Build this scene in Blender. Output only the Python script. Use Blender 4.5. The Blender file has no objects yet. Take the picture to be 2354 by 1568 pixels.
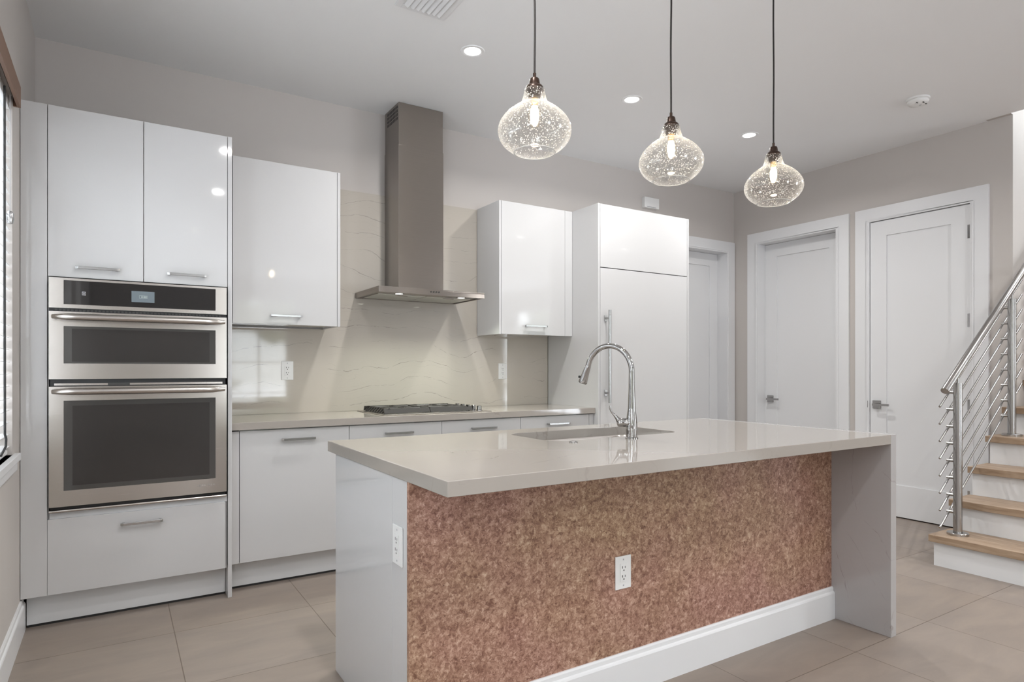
import bpy, bmesh, math, random
from mathutils import Vector, Matrix
R = math.radians
S = bpy.context.scene
COL = S.collection
random.seed(7)

# ------------------------------------------------------------------ camera, world, view
YAW = .5604
EYE = 1.21
cam_data = bpy.data.cameras.new('camera')
cam = bpy.data.objects.new('camera', cam_data)
COL.objects.link(cam)
cam.location = (0, 0, EYE)
cam.rotation_euler = (R(90), 0, -YAW)
cam_data.sensor_width = 36
cam_data.lens = 1451.5 / 2354 * 36
cam_data.shift_y = 63.5 / 2354
cam_data.clip_start = .02
S.camera = cam
S.view_settings.view_transform = 'Standard'
S.view_settings.look = 'None'
S.view_settings.exposure = 0.03
S.view_settings.gamma = 1
S.view_settings.use_curve_mapping = False
S.cycles.use_denoising = True
S.cycles.max_bounces = 10
S.cycles.diffuse_bounces = 5
S.cycles.glossy_bounces = 5
S.cycles.transparent_max_bounces = 16
S.cycles.transmission_bounces = 6
S.cycles.sample_clamp_indirect = 6
S.cycles.caustics_reflective = False
S.cycles.caustics_refractive = False

SKY = 10.5
world = bpy.data.worlds.new('daylight')
S.world = world
world.use_nodes = True
bg = world.node_tree.nodes['Background']
bg.inputs['Strength'].default_value = SKY


def outdoors():
    # overcast sky, a ragged band of garden trees round the horizon, ground below it raised above sky brightness to lift the ceiling
    nt = world.node_tree
    tc = nt.nodes.new('ShaderNodeTexCoord')
    sep = nt.nodes.new('ShaderNodeSeparateXYZ')
    nt.links.new(tc.outputs['Generated'], sep.inputs[0])
    nz = nt.nodes.new('ShaderNodeTexNoise')
    nz.inputs['Scale'].default_value = 9
    nz.inputs['Detail'].default_value = 5
    nt.links.new(tc.outputs['Generated'], nz.inputs['Vector'])
    def mt(op, a, b):
        n = nt.nodes.new('ShaderNodeMath')
        n.operation = op
        n.use_clamp = op == 'MULTIPLY'
        for i, v in enumerate((a, b)):
            if isinstance(v, float):
                n.inputs[i].default_value = v
            else:
                nt.links.new(v, n.inputs[i])
        return n.outputs[0]
    def mx(f, a, b):
        n = nt.nodes.new('ShaderNodeMix')
        n.data_type = 'RGBA'
        nt.links.new(f, n.inputs[0])
        for i, v in ((6, a), (7, b)):
            if isinstance(v, tuple):
                n.inputs[i].default_value = (*v, 1)
            else:
                nt.links.new(v, n.inputs[i])
        return n.outputs[2]
    lift = mt('SUBTRACT', nz.outputs['Fac'], .48)
    top = mt('ADD', sep.outputs[2], mt('ADD', lift, lift))
    is_sky = mt('MULTIPLY', mt('SUBTRACT', top, .07), 18.0)
    upper = mx(is_sky, (.13, .15, .11), (.90, .955, 1.0))
    is_up = mt('MULTIPLY', mt('ADD', sep.outputs[2], .05), 30.0)
    nt.links.new(mx(is_up, (1.45, 1.52, 1.65), upper), bg.inputs['Color'])


outdoors()

CEIL = 3.01
XL, XR, YB, YR, XF = -.37, 5.375, 4.28, -5.5, 8.2
CAN_W, CAN_COL = 15.5, (1.0, .985, .97)
CANS = [(1.713, 3.15), (2.923, 3.15), (4.134, 3.15), (.78, 1.58), (.88, .23), (.88, -1.85), (3.2, .0), (3.2, -2.1), (6.5, .07), (6.5, -2.49), (4.7, .60)]  # the last one is added out of view to brighten the right wall


def add_light(name, kind, loc, energy, color, parent=None, rot=(0, 0, 0), **kw):
    ld = bpy.data.lights.new(name, kind)
    ld.energy = energy
    ld.color = color
    for k, v in kw.items():
        setattr(ld, k, v)
    o = bpy.data.objects.new(name, ld)
    COL.objects.link(o)
    o.location = loc
    o.rotation_euler = rot
    if parent:
        o.parent = parent
    return o


def portal(name, loc, rot, w, h):
    o = add_light(name, 'AREA', loc, 1, (1, 1, 1), rot=rot, shape='RECTANGLE', size=w, size_y=h)
    o.data.cycles.is_portal = True
    return o


portal('window_portal_rear', (2.55, YR - .12, 1.35), (R(90), 0, 0), 1.2, 2.6)
portal('window_portal_far_right', (XF + .12, -4.1, 1.4), (R(90), 0, R(90)), 2.0, 2.4)
portal('window_portal_left', (XL - .15, .225, 1.65), (R(90), 0, R(-90)), 1.15, 1.5)
portal('window_portal_left_far', (XL - .15, -1.7, 1.65), (R(90), 0, R(-90)), 1.0, 1.5)
portal('window_portal_kitchen', (XL - .13, 2.4, 1.6), (R(90), 0, R(-90)), 2.0, 1.5)
portal('window_portal_added_landing', (6.7, .63, 4.45), (R(90), 0, 0), 2.2, 1.9)
portal('window_portal_added_stair', (XF + .12, 1.35, 4.3), (R(90), 0, R(90)), 1.0, 1.8)

# ------------------------------------------------------------------ materials
def new_mat(name):
    m = bpy.data.materials.new(name)
    m.use_nodes = True
    nt = m.node_tree
    b = nt.nodes['Principled BSDF']
    return m, nt, b


def plain(name, col, rough=.5, metal=0.0, spec=.5, **kw):
    m, nt, b = new_mat(name)
    b.inputs['Base Color'].default_value = (*col, 1)
    b.inputs['Roughness'].default_value = rough
    b.inputs['Metallic'].default_value = metal
    b.inputs['Specular IOR Level'].default_value = spec
    for k, v in kw.items():
        b.inputs[k.replace('_', ' ')].default_value = v
    return m


def N(nt, typ, **kw):
    n = nt.nodes.new(typ)
    for k, v in kw.items():
        if k.startswith('in_'):
            key = k[3:]
            key = int(key) if key.isdigit() else key.replace('_', ' ')
            s = n.inputs[key]
            if hasattr(v, 'is_output') or isinstance(v, bpy.types.NodeSocket):
                nt.links.new(v, s)
            else:
                s.default_value = v
        else:
            setattr(n, k, v)
    return n


def math_(nt, op, a, b=None, c=None, clamp=False):
    n = nt.nodes.new('ShaderNodeMath')
    n.operation = op
    n.use_clamp = clamp
    for i, v in enumerate((a, b, c)):
        if v is None:
            continue
        if isinstance(v, bpy.types.NodeSocket):
            nt.links.new(v, n.inputs[i])
        else:
            n.inputs[i].default_value = v
    return n.outputs[0]


def mixc(nt, f, a, b, blend='MIX'):
    n = nt.nodes.new('ShaderNodeMix')
    n.data_type = 'RGBA'
    n.blend_type = blend
    for idx, v in ((0, f), (6, a), (7, b)):
        if isinstance(v, bpy.types.NodeSocket):
            nt.links.new(v, n.inputs[idx])
        else:
            n.inputs[idx].default_value = v if idx == 0 else (*v, 1)
    return n.outputs[2]


def ramp(nt, f, stops):
    n = nt.nodes.new('ShaderNodeValToRGB')
    nt.links.new(f, n.inputs[0])
    cr = n.color_ramp
    while len(cr.elements) < len(stops):
        cr.elements.new(.5)
    for e, (p, c) in zip(cr.elements, stops):
        e.position = p
        e.color = (*c, 1) if len(c) == 3 else c
    return n.outputs[0]


def pos(nt, scale=(1, 1, 1), rot=(0, 0, 0), loc=(0, 0, 0)):
    g = nt.nodes.new('ShaderNodeNewGeometry')
    mp = nt.nodes.new('ShaderNodeMapping')
    mp.inputs['Scale'].default_value = scale
    mp.inputs['Rotation'].default_value = rot
    mp.inputs['Location'].default_value = loc
    nt.links.new(g.outputs['Position'], mp.inputs['Vector'])
    return mp.outputs[0]


def noise(nt, vec, scale, detail=2, rough=.5, dist=0.0):
    n = N(nt, 'ShaderNodeTexNoise', in_Scale=scale, in_Detail=detail, in_Roughness=rough, in_Distortion=dist)
    nt.links.new(vec, n.inputs['Vector'])
    return n.outputs['Fac']


def bump(nt, b, h, strength, dist=.002):
    n = N(nt, 'ShaderNodeBump', in_Strength=strength, in_Distance=dist)
    nt.links.new(h, n.inputs['Height'])
    nt.links.new(n.outputs[0], b.inputs['Normal'])


def wall_paint(name, col, rough=.75):
    m, nt, b = new_mat(name)
    v = pos(nt)
    f = noise(nt, v, 1.3, 3)
    c = mixc(nt, f, tuple(x * .985 for x in col), tuple(min(1, x * 1.015) for x in col))
    nt.links.new(c, b.inputs['Base Color'])
    b.inputs['Roughness'].default_value = rough
    b.inputs['Specular IOR Level'].default_value = .25
    bump(nt, b, noise(nt, v, 260, 2), .12, .001)
    return m


def quartz(name, axis, period=.13, base=(.70, .645, .585), veinc=(.20, .17, .155), rough=.045, strength=.85, rot=(0, 0, 0)):
    """engineered stone: pale body with faint clouding, thin wandering dark veins across `axis`"""
    m, nt, b = new_mat(name)
    v = pos(nt, rot=rot)
    sep = nt.nodes.new('ShaderNodeSeparateXYZ')
    nt.links.new(v, sep.inputs[0])
    coord = sep.outputs['XYZ'.index(axis)]
    big = noise(nt, v, 1.9, 1, .4)
    mid = noise(nt, v, 5.5, 2, .5)
    fine = noise(nt, v, 34, 2, .6)
    w = math_(nt, 'ADD', math_(nt, 'DIVIDE', coord, period), math_(nt, 'MULTIPLY', big, 2.6))
    w = math_(nt, 'ADD', w, math_(nt, 'MULTIPLY', mid, .55))
    w = math_(nt, 'ADD', w, math_(nt, 'MULTIPLY', fine, .10))
    d = math_(nt, 'ABSOLUTE', math_(nt, 'SUBTRACT', math_(nt, 'FRACT', w), .5))
    line = math_(nt, 'SUBTRACT', 1.0, math_(nt, 'DIVIDE', d, .018), clamp=True)
    w2 = math_(nt, 'ADD', math_(nt, 'MULTIPLY', w, 2.3), math_(nt, 'MULTIPLY', mid, 1.3))
    d2 = math_(nt, 'ABSOLUTE', math_(nt, 'SUBTRACT', math_(nt, 'FRACT', w2), .5))
    line2 = math_(nt, 'MULTIPLY', math_(nt, 'SUBTRACT', 1.0, math_(nt, 'DIVIDE', d2, .02), clamp=True), .28)
    mask = math_(nt, 'MULTIPLY', math_(nt, 'SUBTRACT', noise(nt, v, 3.1, 2, .7), .40, clamp=True), 5.0, clamp=True)
    mask2 = math_(nt, 'MULTIPLY', math_(nt, 'SUBTRACT', noise(nt, v, 17, 2, .7), .36, clamp=True), 5.0, clamp=True)
    tot = math_(nt, 'MAXIMUM', math_(nt, 'MULTIPLY', line, mask), math_(nt, 'MULTIPLY', line2, mask))
    tot = math_(nt, 'MULTIPLY', math_(nt, 'MULTIPLY', tot, mask2), strength)
    cloud = noise(nt, v, 2.4, 4, .6)
    body = mixc(nt, cloud, tuple(x * .955 for x in base), tuple(min(1, x * 1.035) for x in base))
    nt.links.new(mixc(nt, tot, body, veinc), b.inputs['Base Color'])
    b.inputs['Roughness'].default_value = rough
    b.inputs['Specular IOR Level'].default_value = .55
    return m


def brushed(name, col, rough=.28, grain=(4, 4, 260), aniso=.0):
    m, nt, b = new_mat(name)
    v = pos(nt, scale=grain)
    f = noise(nt, v, 1.0, 3, .6)
    c = mixc(nt, f, tuple(x * .93 for x in col), tuple(min(1, x * 1.06) for x in col))
    nt.links.new(c, b.inputs['Base Color'])
    b.inputs['Metallic'].default_value = 1
    r = math_(nt, 'ADD', math_(nt, 'MULTIPLY', f, .06), rough - .03)
    nt.links.new(r, b.inputs['Roughness'])
    b.inputs['Anisotropic'].default_value = aniso
    b.inputs['Anisotropic Rotation'].default_value = .25 if aniso else 0
    if aniso:
        t = N(nt, 'ShaderNodeTangent', direction_type='RADIAL', axis='Z')
        nt.links.new(t.outputs[0], b.inputs['Tangent'])
    return m


def glow(name, col, strength):
    m = bpy.data.materials.new(name)
    m.use_nodes = True
    nt = m.node_tree
    nt.nodes.remove(nt.nodes['Principled BSDF'])
    e = N(nt, 'ShaderNodeEmission', in_Color=(*col, 1), in_Strength=strength)
    nt.links.new(e.outputs[0], nt.nodes['Material Output'].inputs['Surface'])
    return m


def floor_mat():
    m, nt, b = new_mat('floor_porcelain_tile')
    v = pos(nt, loc=(-.228, -1.503, 0))
    br = N(nt, 'ShaderNodeTexBrick', offset=0.0, squash=1.0, in_Scale=1.0)
    br.inputs['Color1'].default_value = (.270, .222, .186, 1)
    br.inputs['Color2'].default_value = (.298, .250, .214, 1)
    br.inputs['Mortar'].default_value = (.15, .115, .09, 1)
    br.inputs['Mortar Size'].default_value = .0022
    br.inputs['Mortar Smooth'].default_value = .3
    br.inputs['Bias'].default_value = 0
    br.inputs['Brick Width'].default_value = .612
    br.inputs['Row Height'].default_value = .59
    nt.links.new(v, br.inputs['Vector'])
    v2 = pos(nt, scale=(1, 3.2, 1))
    f = noise(nt, v2, 2.6, 5, .62, .6)
    c = mixc(nt, math_(nt, 'MULTIPLY', math_(nt, 'SUBTRACT', f, .3, clamp=True), 1.4, clamp=True), (.82, .82, .84), (1.16, 1.14, 1.10))
    col = mixc(nt, 1.0, br.outputs['Color'], c, 'MULTIPLY')
    nt.links.new(col, b.inputs['Base Color'])
    b.inputs['Roughness'].default_value = .42
    b.inputs['Specular IOR Level'].default_value = .45
    bump(nt, b, math_(nt, 'SUBTRACT', 1.0, br.outputs['Fac']), .5, .0012)
    return m


def cork_mat():
    m, nt, b = new_mat('cork_veneer')
    v = pos(nt)
    vo = N(nt, 'ShaderNodeTexVoronoi', in_Scale=95.0, feature='F1')
    dis = N(nt, 'ShaderNodeTexNoise', in_Scale=55.0, in_Detail=4.0, in_Roughness=.7)
    nt.links.new(v, dis.inputs['Vector'])
    mv = N(nt, 'ShaderNodeVectorMath', operation='MULTIPLY_ADD')
    nt.links.new(dis.outputs['Color'], mv.inputs[0])
    mv.inputs[1].default_value = (.05, .05, .05)
    nt.links.new(v, mv.inputs[2])
    nt.links.new(mv.outputs[0], vo.inputs['Vector'])
    sepc = nt.nodes.new('ShaderNodeSeparateColor')
    nt.links.new(vo.outputs['Color'], sepc.inputs[0])
    flake = sepc.outputs[0]
    f1 = noise(nt, v, 75, 6, .75, 1.2)
    mid = noise(nt, v, 22, 4, .65, .8)
    big = noise(nt, v, 2.2, 2, .5)
    mixf = math_(nt, 'ADD', math_(nt, 'MULTIPLY', flake, .15), math_(nt, 'MULTIPLY', f1, .57))
    mixf = math_(nt, 'ADD', mixf, math_(nt, 'MULTIPLY', mid, .28))
    col = ramp(nt, mixf, [(.38, (.16, .075, .050)), (.47, (.285, .160, .115)), (.54, (.385, .235, .175)), (.62, (.52, .365, .285)), (.74, (.68, .56, .47))])
    sp = math_(nt, 'MULTIPLY', math_(nt, 'SUBTRACT', noise(nt, v, 85, 2, .5), .68, clamp=True), 9, clamp=True)
    col = mixc(nt, sp, col, (.07, .028, .018))
    tint = mixc(nt, math_(nt, 'MULTIPLY', math_(nt, 'SUBTRACT', big, .35, clamp=True), 3.0, clamp=True), (1.03, .93, .95), (1.0, 1.03, .86))
    col = mixc(nt, 1.0, col, tint, 'MULTIPLY')
    nt.links.new(col, b.inputs['Base Color'])
    b.inputs['Roughness'].default_value = .55
    bump(nt, b, f1, .3, .002)
    return m


def wood_mat():
    m, nt, b = new_mat('stair_oak')
    v = pos(nt, scale=(14, 1.4, 14))
    f = noise(nt, v, 2.2, 5, .65, 1.2)
    col = ramp(nt, f, [(.3, (.250, .165, .105)), (.5, (.345, .245, .165)), (.7, (.43, .32, .23))])
    nt.links.new(col, b.inputs['Base Color'])
    b.inputs['Roughness'].default_value = .42
    bump(nt, b, f, .1, .001)
    return m


def seeded_glass():
    m = bpy.data.materials.new('seeded_glass')
    m.use_nodes = True
    nt = m.node_tree
    nt.nodes.remove(nt.nodes['Principled BSDF'])
    out = nt.nodes['Material Output']
    tr = N(nt, 'ShaderNodeBsdfTransparent', in_Color=(.965, .96, .95, 1))
    gl = N(nt, 'ShaderNodeBsdfGlossy', in_Roughness=.03, in_Color=(1, 1, 1, 1))
    lw0 = N(nt, 'ShaderNodeLayerWeight', in_Blend=.5)
    frs = math_(nt, 'ADD', math_(nt, 'MULTIPLY', math_(nt, 'POWER', lw0.outputs['Facing'], 4.0), .55), .035)
    m1 = N(nt, 'ShaderNodeMixShader')
    nt.links.new(frs, m1.inputs[0]); nt.links.new(tr.outputs[0], m1.inputs[1]); nt.links.new(gl.outputs[0], m1.inputs[2])
    # the glass body scatters a little, most where it is seen edge on
    milk = N(nt, 'ShaderNodeBsdfTranslucent', in_Color=(1, .99, .97, 1))
    dif = N(nt, 'ShaderNodeBsdfDiffuse', in_Color=(1, .98, .95, 1))
    add = N(nt, 'ShaderNodeMixShader'); add.inputs[0].default_value = .5
    nt.links.new(milk.outputs[0], add.inputs[1]); nt.links.new(dif.outputs[0], add.inputs[2])
    lw = N(nt, 'ShaderNodeLayerWeight', in_Blend=.5)
    tc = N(nt, 'ShaderNodeTexCoord')
    vo = N(nt, 'ShaderNodeTexVoronoi', in_Scale=165.0, feature='F1', in_Randomness=1.0)
    nt.links.new(tc.outputs['Object'], vo.inputs['Vector'])
    sepc = nt.nodes.new('ShaderNodeSeparateColor')
    nt.links.new(vo.outputs['Color'], sepc.inputs[0])
    pick = math_(nt, 'LESS_THAN', sepc.outputs[0], .6)
    size = math_(nt, 'ADD', math_(nt, 'MULTIPLY', sepc.outputs[1], .20), .15)
    dot = math_(nt, 'MULTIPLY', math_(nt, 'LESS_THAN', vo.outputs['Distance'], size), pick)
    edge = math_(nt, 'ADD', math_(nt, 'MULTIPLY', math_(nt, 'POWER', lw.outputs['Facing'], 3.0), .30), .006)
    f = math_(nt, 'MAXIMUM', edge, math_(nt, 'MULTIPLY', dot, .75), clamp=True)
    m2 = N(nt, 'ShaderNodeMixShader')
    nt.links.new(f, m2.inputs[0]); nt.links.new(m1.outputs[0], m2.inputs[1]); nt.links.new(add.outputs[0], m2.inputs[2])
    nt.links.new(m2.outputs[0], out.inputs['Surface'])
    return m


def clear_glass(name, tint=(.97, .98, .98)):
    m = bpy.data.materials.new(name)
    m.use_nodes = True
    nt = m.node_tree
    nt.nodes.remove(nt.nodes['Principled BSDF'])
    tr = N(nt, 'ShaderNodeBsdfTransparent', in_Color=(*tint, 1))
    gl = N(nt, 'ShaderNodeBsdfGlossy', in_Roughness=.0)
    lw0 = N(nt, 'ShaderNodeLayerWeight', in_Blend=.5)
    frs = math_(nt, 'ADD', math_(nt, 'MULTIPLY', math_(nt, 'POWER', lw0.outputs['Facing'], 5.0), .7), .04)
    m1 = N(nt, 'ShaderNodeMixShader')
    nt.links.new(frs, m1.inputs[0]); nt.links.new(tr.outputs[0], m1.inputs[1]); nt.links.new(gl.outputs[0], m1.inputs[2])
    nt.links.new(m1.outputs[0], nt.nodes['Material Output'].inputs['Surface'])
    return m


M = dict(
    wall=wall_paint('wall_greige_paint', (.545, .512, .485)),
    ceiling=wall_paint('ceiling_white_paint', (.82, .825, .83)),
    trim=plain('trim_white_paint', (.74, .745, .755), .35),
    gloss=plain('cabinet_gloss_white', (.585, .583, .583), .05, spec=.5),
    kick=plain('toe_kick_grey_white', (.72, .73, .74), .3),
    dark=plain('dark_gap', (.01, .01, .011), .5),
    steel=brushed('brushed_steel', (.35, .32, .295), .34, (3, 3, 300), 1.0),
    steel_h=brushed('brushed_steel_oven', (.52, .485, .45), .26, (3, 3, 500), .4),
    steel_r=brushed('satin_steel_rail', (.44, .43, .42), .24, (60, 60, 60)),
    nickel=plain('satin_nickel', (.50, .50, .50), .22, 1.0),
    chrome=plain('chrome', (.40, .39, .385), .05, 1.0),
    blackglass=plain('black_oven_glass', (.018, .017, .017), .03, spec=.75),
    ovenglass=plain('tinted_oven_glass', (.060, .058, .055), .05, spec=.65),
    ovendark=plain('oven_glass_inner', (.036, .033, .031), .12, spec=.5),
    screen=plain('touch_screen', (.16, .19, .21), .12, spec=.6),
    screen_mark=glow('screen_digits', (.75, .85, .8), .8),
    mark=plain('grey_print', (.42, .42, .44), .4),
    badge=plain('badge_grey', (.50, .48, .47), .25, .6),
    iron=plain('cast_iron', (.040, .037, .034), .38),
    bronze=plain('dark_bronze', (.040, .021, .014), .32, .6),
    cord=plain('black_cloth_cord', (.014, .010, .009), .7),
    plastic=plain('white_plastic', (.78, .78, .77), .3),
    plasticdark=plain('socket_slot_dark', (.04, .035, .03), .6),
    fence=plain('fence_blocker_dark', (.085, .082, .078), .7),
    rim=plain('glass_rim', (.80, .78, .74), .12, Transmission_Weight=.35),
    brown=plain('valance_brown_paint', (.205, .118, .078), .5),
    slat=plain('blind_slat_white', (.80, .80, .80), .4),
    floor=floor_mat(), cork=cork_mat(), wood=wood_mat(), glass=seeded_glass(), clear=clear_glass('window_glass'),
    bulbglass=clear_glass('bulb_glass', (1, .97, .92)),
    splash=quartz('quartz_backsplash', 'Z', .125, base=(.50, .46, .405), strength=1.0),
    top=quartz('quartz_worktop', 'Y', .21, base=(.365, .333, .302), strength=.45),
    slab=quartz('quartz_waterfall_side', 'Z', .16, base=(.42, .405, .40), rot=(R(-62), 0, 0), strength=.8, rough=.16),
    filament=glow('bulb_glow', (1.0, .88, .68), 60.0),
    can=glow('downlight_glow', (1, .97, .93), 14.0),
    hoodlamp=glow('hood_lamp_glow', (1, .98, .86), 12.0),
    brass=plain('brass_socket', (.70, .42, .14), .3, 1.0),
    filter=brushed('hood_filter_mesh', (.62, .62, .58), .4, (300, 300, 300)),
    rubber=plain('black_rubber', (.02, .02, .02), .6),
)

# ------------------------------------------------------------------ mesh helpers
class MB:
    def __init__(self):
        self.v, self.f = [], []

    def add(self, vs, fs):
        o = len(self.v)
        self.v += [tuple(p) for p in vs]
        self.f += [tuple(i + o for i in f) for f in fs]
        return self

    def box(self, x0, x1, y0, y1, z0, z1):
        vs = [(x, y, z) for z in (z0, z1) for y in (y0, y1) for x in (x0, x1)]
        return self.add(vs, [(0, 2, 3, 1), (4, 5, 7, 6), (0, 1, 5, 4), (2, 6, 7, 3), (0, 4, 6, 2), (1, 3, 7, 5)])

    def prism(self, poly, axis, a, b):
        """poly: list of 2d points in the other two axes (in xyz order), extruded along axis"""
        n = len(poly)
        def p3(p, t):
            q = list(p)
            q.insert('xyz'.index(axis), t)
            return tuple(q)
        vs = [p3(p, a) for p in poly] + [p3(p, b) for p in poly]
        fs = [tuple(range(n)), tuple(range(2 * n - 1, n - 1, -1))]
        fs += [(i, i + n, (i + 1) % n + n, (i + 1) % n) for i in range(n)]
        return self.add(vs, fs)

    def tube(self, pts, r, seg=16, caps=True):
        pts = [Vector(p) for p in pts]
        n = len(pts)
        rs = r if isinstance(r, (list, tuple)) else [r] * n
        t0 = (pts[1] - pts[0]).normalized()
        up = Vector((0, 0, 1)) if abs(t0.z) < .9 else Vector((1, 0, 0))
        nrm = t0.cross(up).normalized()
        vs, prev = [], t0
        for i, p in enumerate(pts):
            t = (pts[min(i + 1, n - 1)] - pts[max(i - 1, 0)]).normalized()
            q = prev.rotation_difference(t)
            nrm = q @ nrm
            nrm = (nrm - t * nrm.dot(t)).normalized()
            prev = t
            bn = t.cross(nrm)
            vs += [tuple(p + (nrm * math.cos(a) + bn * math.sin(a)) * rs[i]) for a in (2 * math.pi * k / seg for k in range(seg))]
        fs = [(i * seg + k, i * seg + (k + 1) % seg, (i + 1) * seg + (k + 1) % seg, (i + 1) * seg + k) for i in range(n - 1) for k in range(seg)]
        if caps:
            fs += [tuple(range(seg - 1, -1, -1)), tuple(range((n - 1) * seg, n * seg))]
        return self.add(vs, fs)

    def lathe(self, prof, c, seg=40, closed=False, axis='z'):
        """prof: (r, h) pairs around a vertical (or other) axis through c"""
        n = len(prof)
        vs = []
        for r, h in prof:
            for k in range(seg):
                a = 2 * math.pi * k / seg
                p = (r * math.cos(a), r * math.sin(a), h)
                if axis == 'x':
                    p = (p[2], p[0], p[1])
                elif axis == 'y':
                    p = (p[0], p[2], p[1])
                vs.append((c[0] + p[0], c[1] + p[1], c[2] + p[2]))
        m = n if closed else n - 1
        fs = [(i * seg + k, i * seg + (k + 1) % seg, ((i + 1) % n) * seg + (k + 1) % seg, ((i + 1) % n) * seg + k) for i in range(m) for k in range(seg)]
        return self.add(vs, fs)

    def build(self, name, mat, parent=None, bevel=0.0, smooth=False, at=None, seg=2):
        base = Vector((0, 0, 0))
        q = parent
        while q:
            base += q.location
            q = q.parent
        loc = Vector(at) - base if at is not None else Vector((0, 0, 0))
        off = base + loc
        me = bpy.data.meshes.new(name)
        me.from_pydata([tuple(Vector(p) - off) for p in self.v], [], self.f)
        bm = bmesh.new()
        bm.from_mesh(me)
        bmesh.ops.remove_doubles(bm, verts=bm.verts, dist=1e-6)
        bmesh.ops.recalc_face_normals(bm, faces=bm.faces)
        bm.to_mesh(me)
        bm.free()
        me.materials.append(mat)
        if smooth:
            for p in me.polygons:
                p.use_smooth = True
        o = bpy.data.objects.new(name, me)
        COL.objects.link(o)
        o.parent = parent
        o.location = loc
        if bevel:
            bv = o.modifiers.new('edge', 'BEVEL')
            bv.width = bevel
            bv.segments = seg
            bv.limit_method = 'ANGLE'
            bv.angle_limit = R(40)
        if smooth:
            sm = o.modifiers.new('soft', 'EDGE_SPLIT')
            sm.split_angle = R(38)
        return o


def B(*a):
    return MB().box(*a)


def tag(o, label=None, cat=None, group=None, kind=None):
    for k, v in (('label', label), ('category', cat), ('group', group), ('kind', kind)):
        if v:
            o[k] = v
    return o


def thing(name, loc, label, cat, group=None, kind=None):
    o = bpy.data.objects.new(name, None)
    COL.objects.link(o)
    o.location = loc
    o.empty_display_size = .05
    return tag(o, label, cat, group, kind)


def copy_tree(o, parent=None):
    c = o.copy()
    COL.objects.link(c)
    c.parent = parent
    for ch in list(o.children):
        copy_tree(ch, c)
    return c


def struct(name, mb, mat, label, cat, bevel=0.0):
    return tag(mb.build(name, mat, None, bevel), label, cat, None, 'structure')


def bar_handle(parent, x0, x1, y, z, mat=None, h=.013, proj=.032):
    """flat bar pull on a face that looks towards -y"""
    m = MB()
    m.prism([(x0, y - proj + .004), (x0 + .012, y - proj), (x1 - .012, y - proj), (x1, y - proj + .004), (x1, y - proj + .010), (x0, y - proj + .010)], 'z', z - h / 2, z + h / 2)
    for x in (x0 + .012, x1 - .012):
        m.box(x - .006, x + .006, y - proj + .009, y, z - h / 2 + .001, z + h / 2 - .001)
    return m.build('handle', mat or M['nickel'], parent, .0012)


# ------------------------------------------------------------------ room shell
struct('floor', B(-.6, XF + .2, YR - .2, YB + .25, -.1, 0), M['floor'], 'beige grey square porcelain floor tiles', 'floor')
c = B(-.6, 5.34, YR - .2, YB + .25, CEIL, CEIL + .12)
c.box(5.34, 5.6, 2.05, YB + .25, CEIL, CEIL + .12)
c.box(5.34, XF + .2, YR - .2, .8, CEIL, CEIL + .12)
struct('ceiling', c, M['ceiling'], 'flat white painted ceiling', 'ceiling')

# left wall with its three window openings
WL0, WL1 = XL - .16, XL
wins_left = [(1.40, 3.378, .845, 2.36), (-.35, .80, .9, 2.4), (-2.2, -1.2, .9, 2.4)]
m = MB()
edges = sorted(wins_left)
y = YR - .2
for (a, b_, z0, z1) in edges:
    m.box(WL0, WL1, y, a, 0, CEIL)
    m.box(WL0, WL1, a, b_, 0, z0)
    m.box(WL0, WL1, a, b_, z1, CEIL)
    y = b_
m.box(WL0, WL1, y, YB + .2, 0, CEIL)
struct('wall_left', m, M['wall'], 'pale greige wall beside the blind covered window', 'wall')

# back wall with the doorway at its right end
m = MB()
D1 = (4.45, 5.26, 2.395)
m.box(XL - .16, D1[0], YB, YB + .15, 0, CEIL)
m.box(D1[0], D1[1], YB, YB + .15, D1[2], CEIL)
m.box(D1[1], XR + .15, YB, YB + .15, 0, CEIL)
struct('wall_back', m, M['wall'], 'greige wall above the cabinets', 'wall')

D2 = (3.175, 3.997, 2.447)
D3 = (2.145, 2.909, 2.450)
m = MB()
m.box(XR, XR + .15, 2.05, D3[0], 0, CEIL)
m.box(XR, XR + .15, D3[0], D3[1], D3[2], CEIL)
m.box(XR, XR + .15, D3[1], D2[0], 0, CEIL)
m.box(XR, XR + .15, D2[0], D2[1], D2[2], CEIL)
m.box(XR, XR + .15, D2[1], YB, 0, CEIL)
struct('wall_right', m, M['wall'], 'greige wall with two white doors', 'wall')

m = B(XR, XF + .2, 1.9, 2.05, 0, 5.7)
m.box(5.34, XR, 1.9, 2.05, CEIL, 5.7)
struct('wall_stairwell', m, M['wall'], 'lighter beige stairwell wall behind the railing', 'wall')
m = B(5.34, XF + .2, .65, .8, CEIL + .12, 3.5)
m.box(5.34, 5.6, .65, .8, 3.5, 5.7); m.box(7.8, XF + .2, .65, .8, 3.5, 5.7); m.box(5.6, 7.8, .65, .8, 5.4, 5.7)
m.box(5.19, 5.34, .65, 2.05, CEIL + .12, 5.7)
m.box(5.19, XF + .2, .65, 2.05, 5.7, 5.8)
m.box(XF, XF + .15, .65, .85, CEIL + .12, 5.7)
m.box(XF, XF + .15, 1.85, 2.05, CEIL + .12, 5.7)
m.box(XF, XF + .15, .85, 1.85, CEIL + .12, 3.4)
m.box(XF, XF + .15, .85, 1.85, 5.2, 5.7)
struct('wall_stairwell_upper', m, M['wall'], 'upper stairwell walls and landing ceiling', 'wall')
m = B(XF, XF + .15, YR - .2, -5.1, 0, CEIL + .12)
m.box(XF, XF + .15, -3.1, 2.05, 0, CEIL + .12); m.box(XF, XF + .15, -5.1, -3.1, 0, .2); m.box(XF, XF + .15, -5.1, -3.1, 2.6, CEIL + .12)
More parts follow.
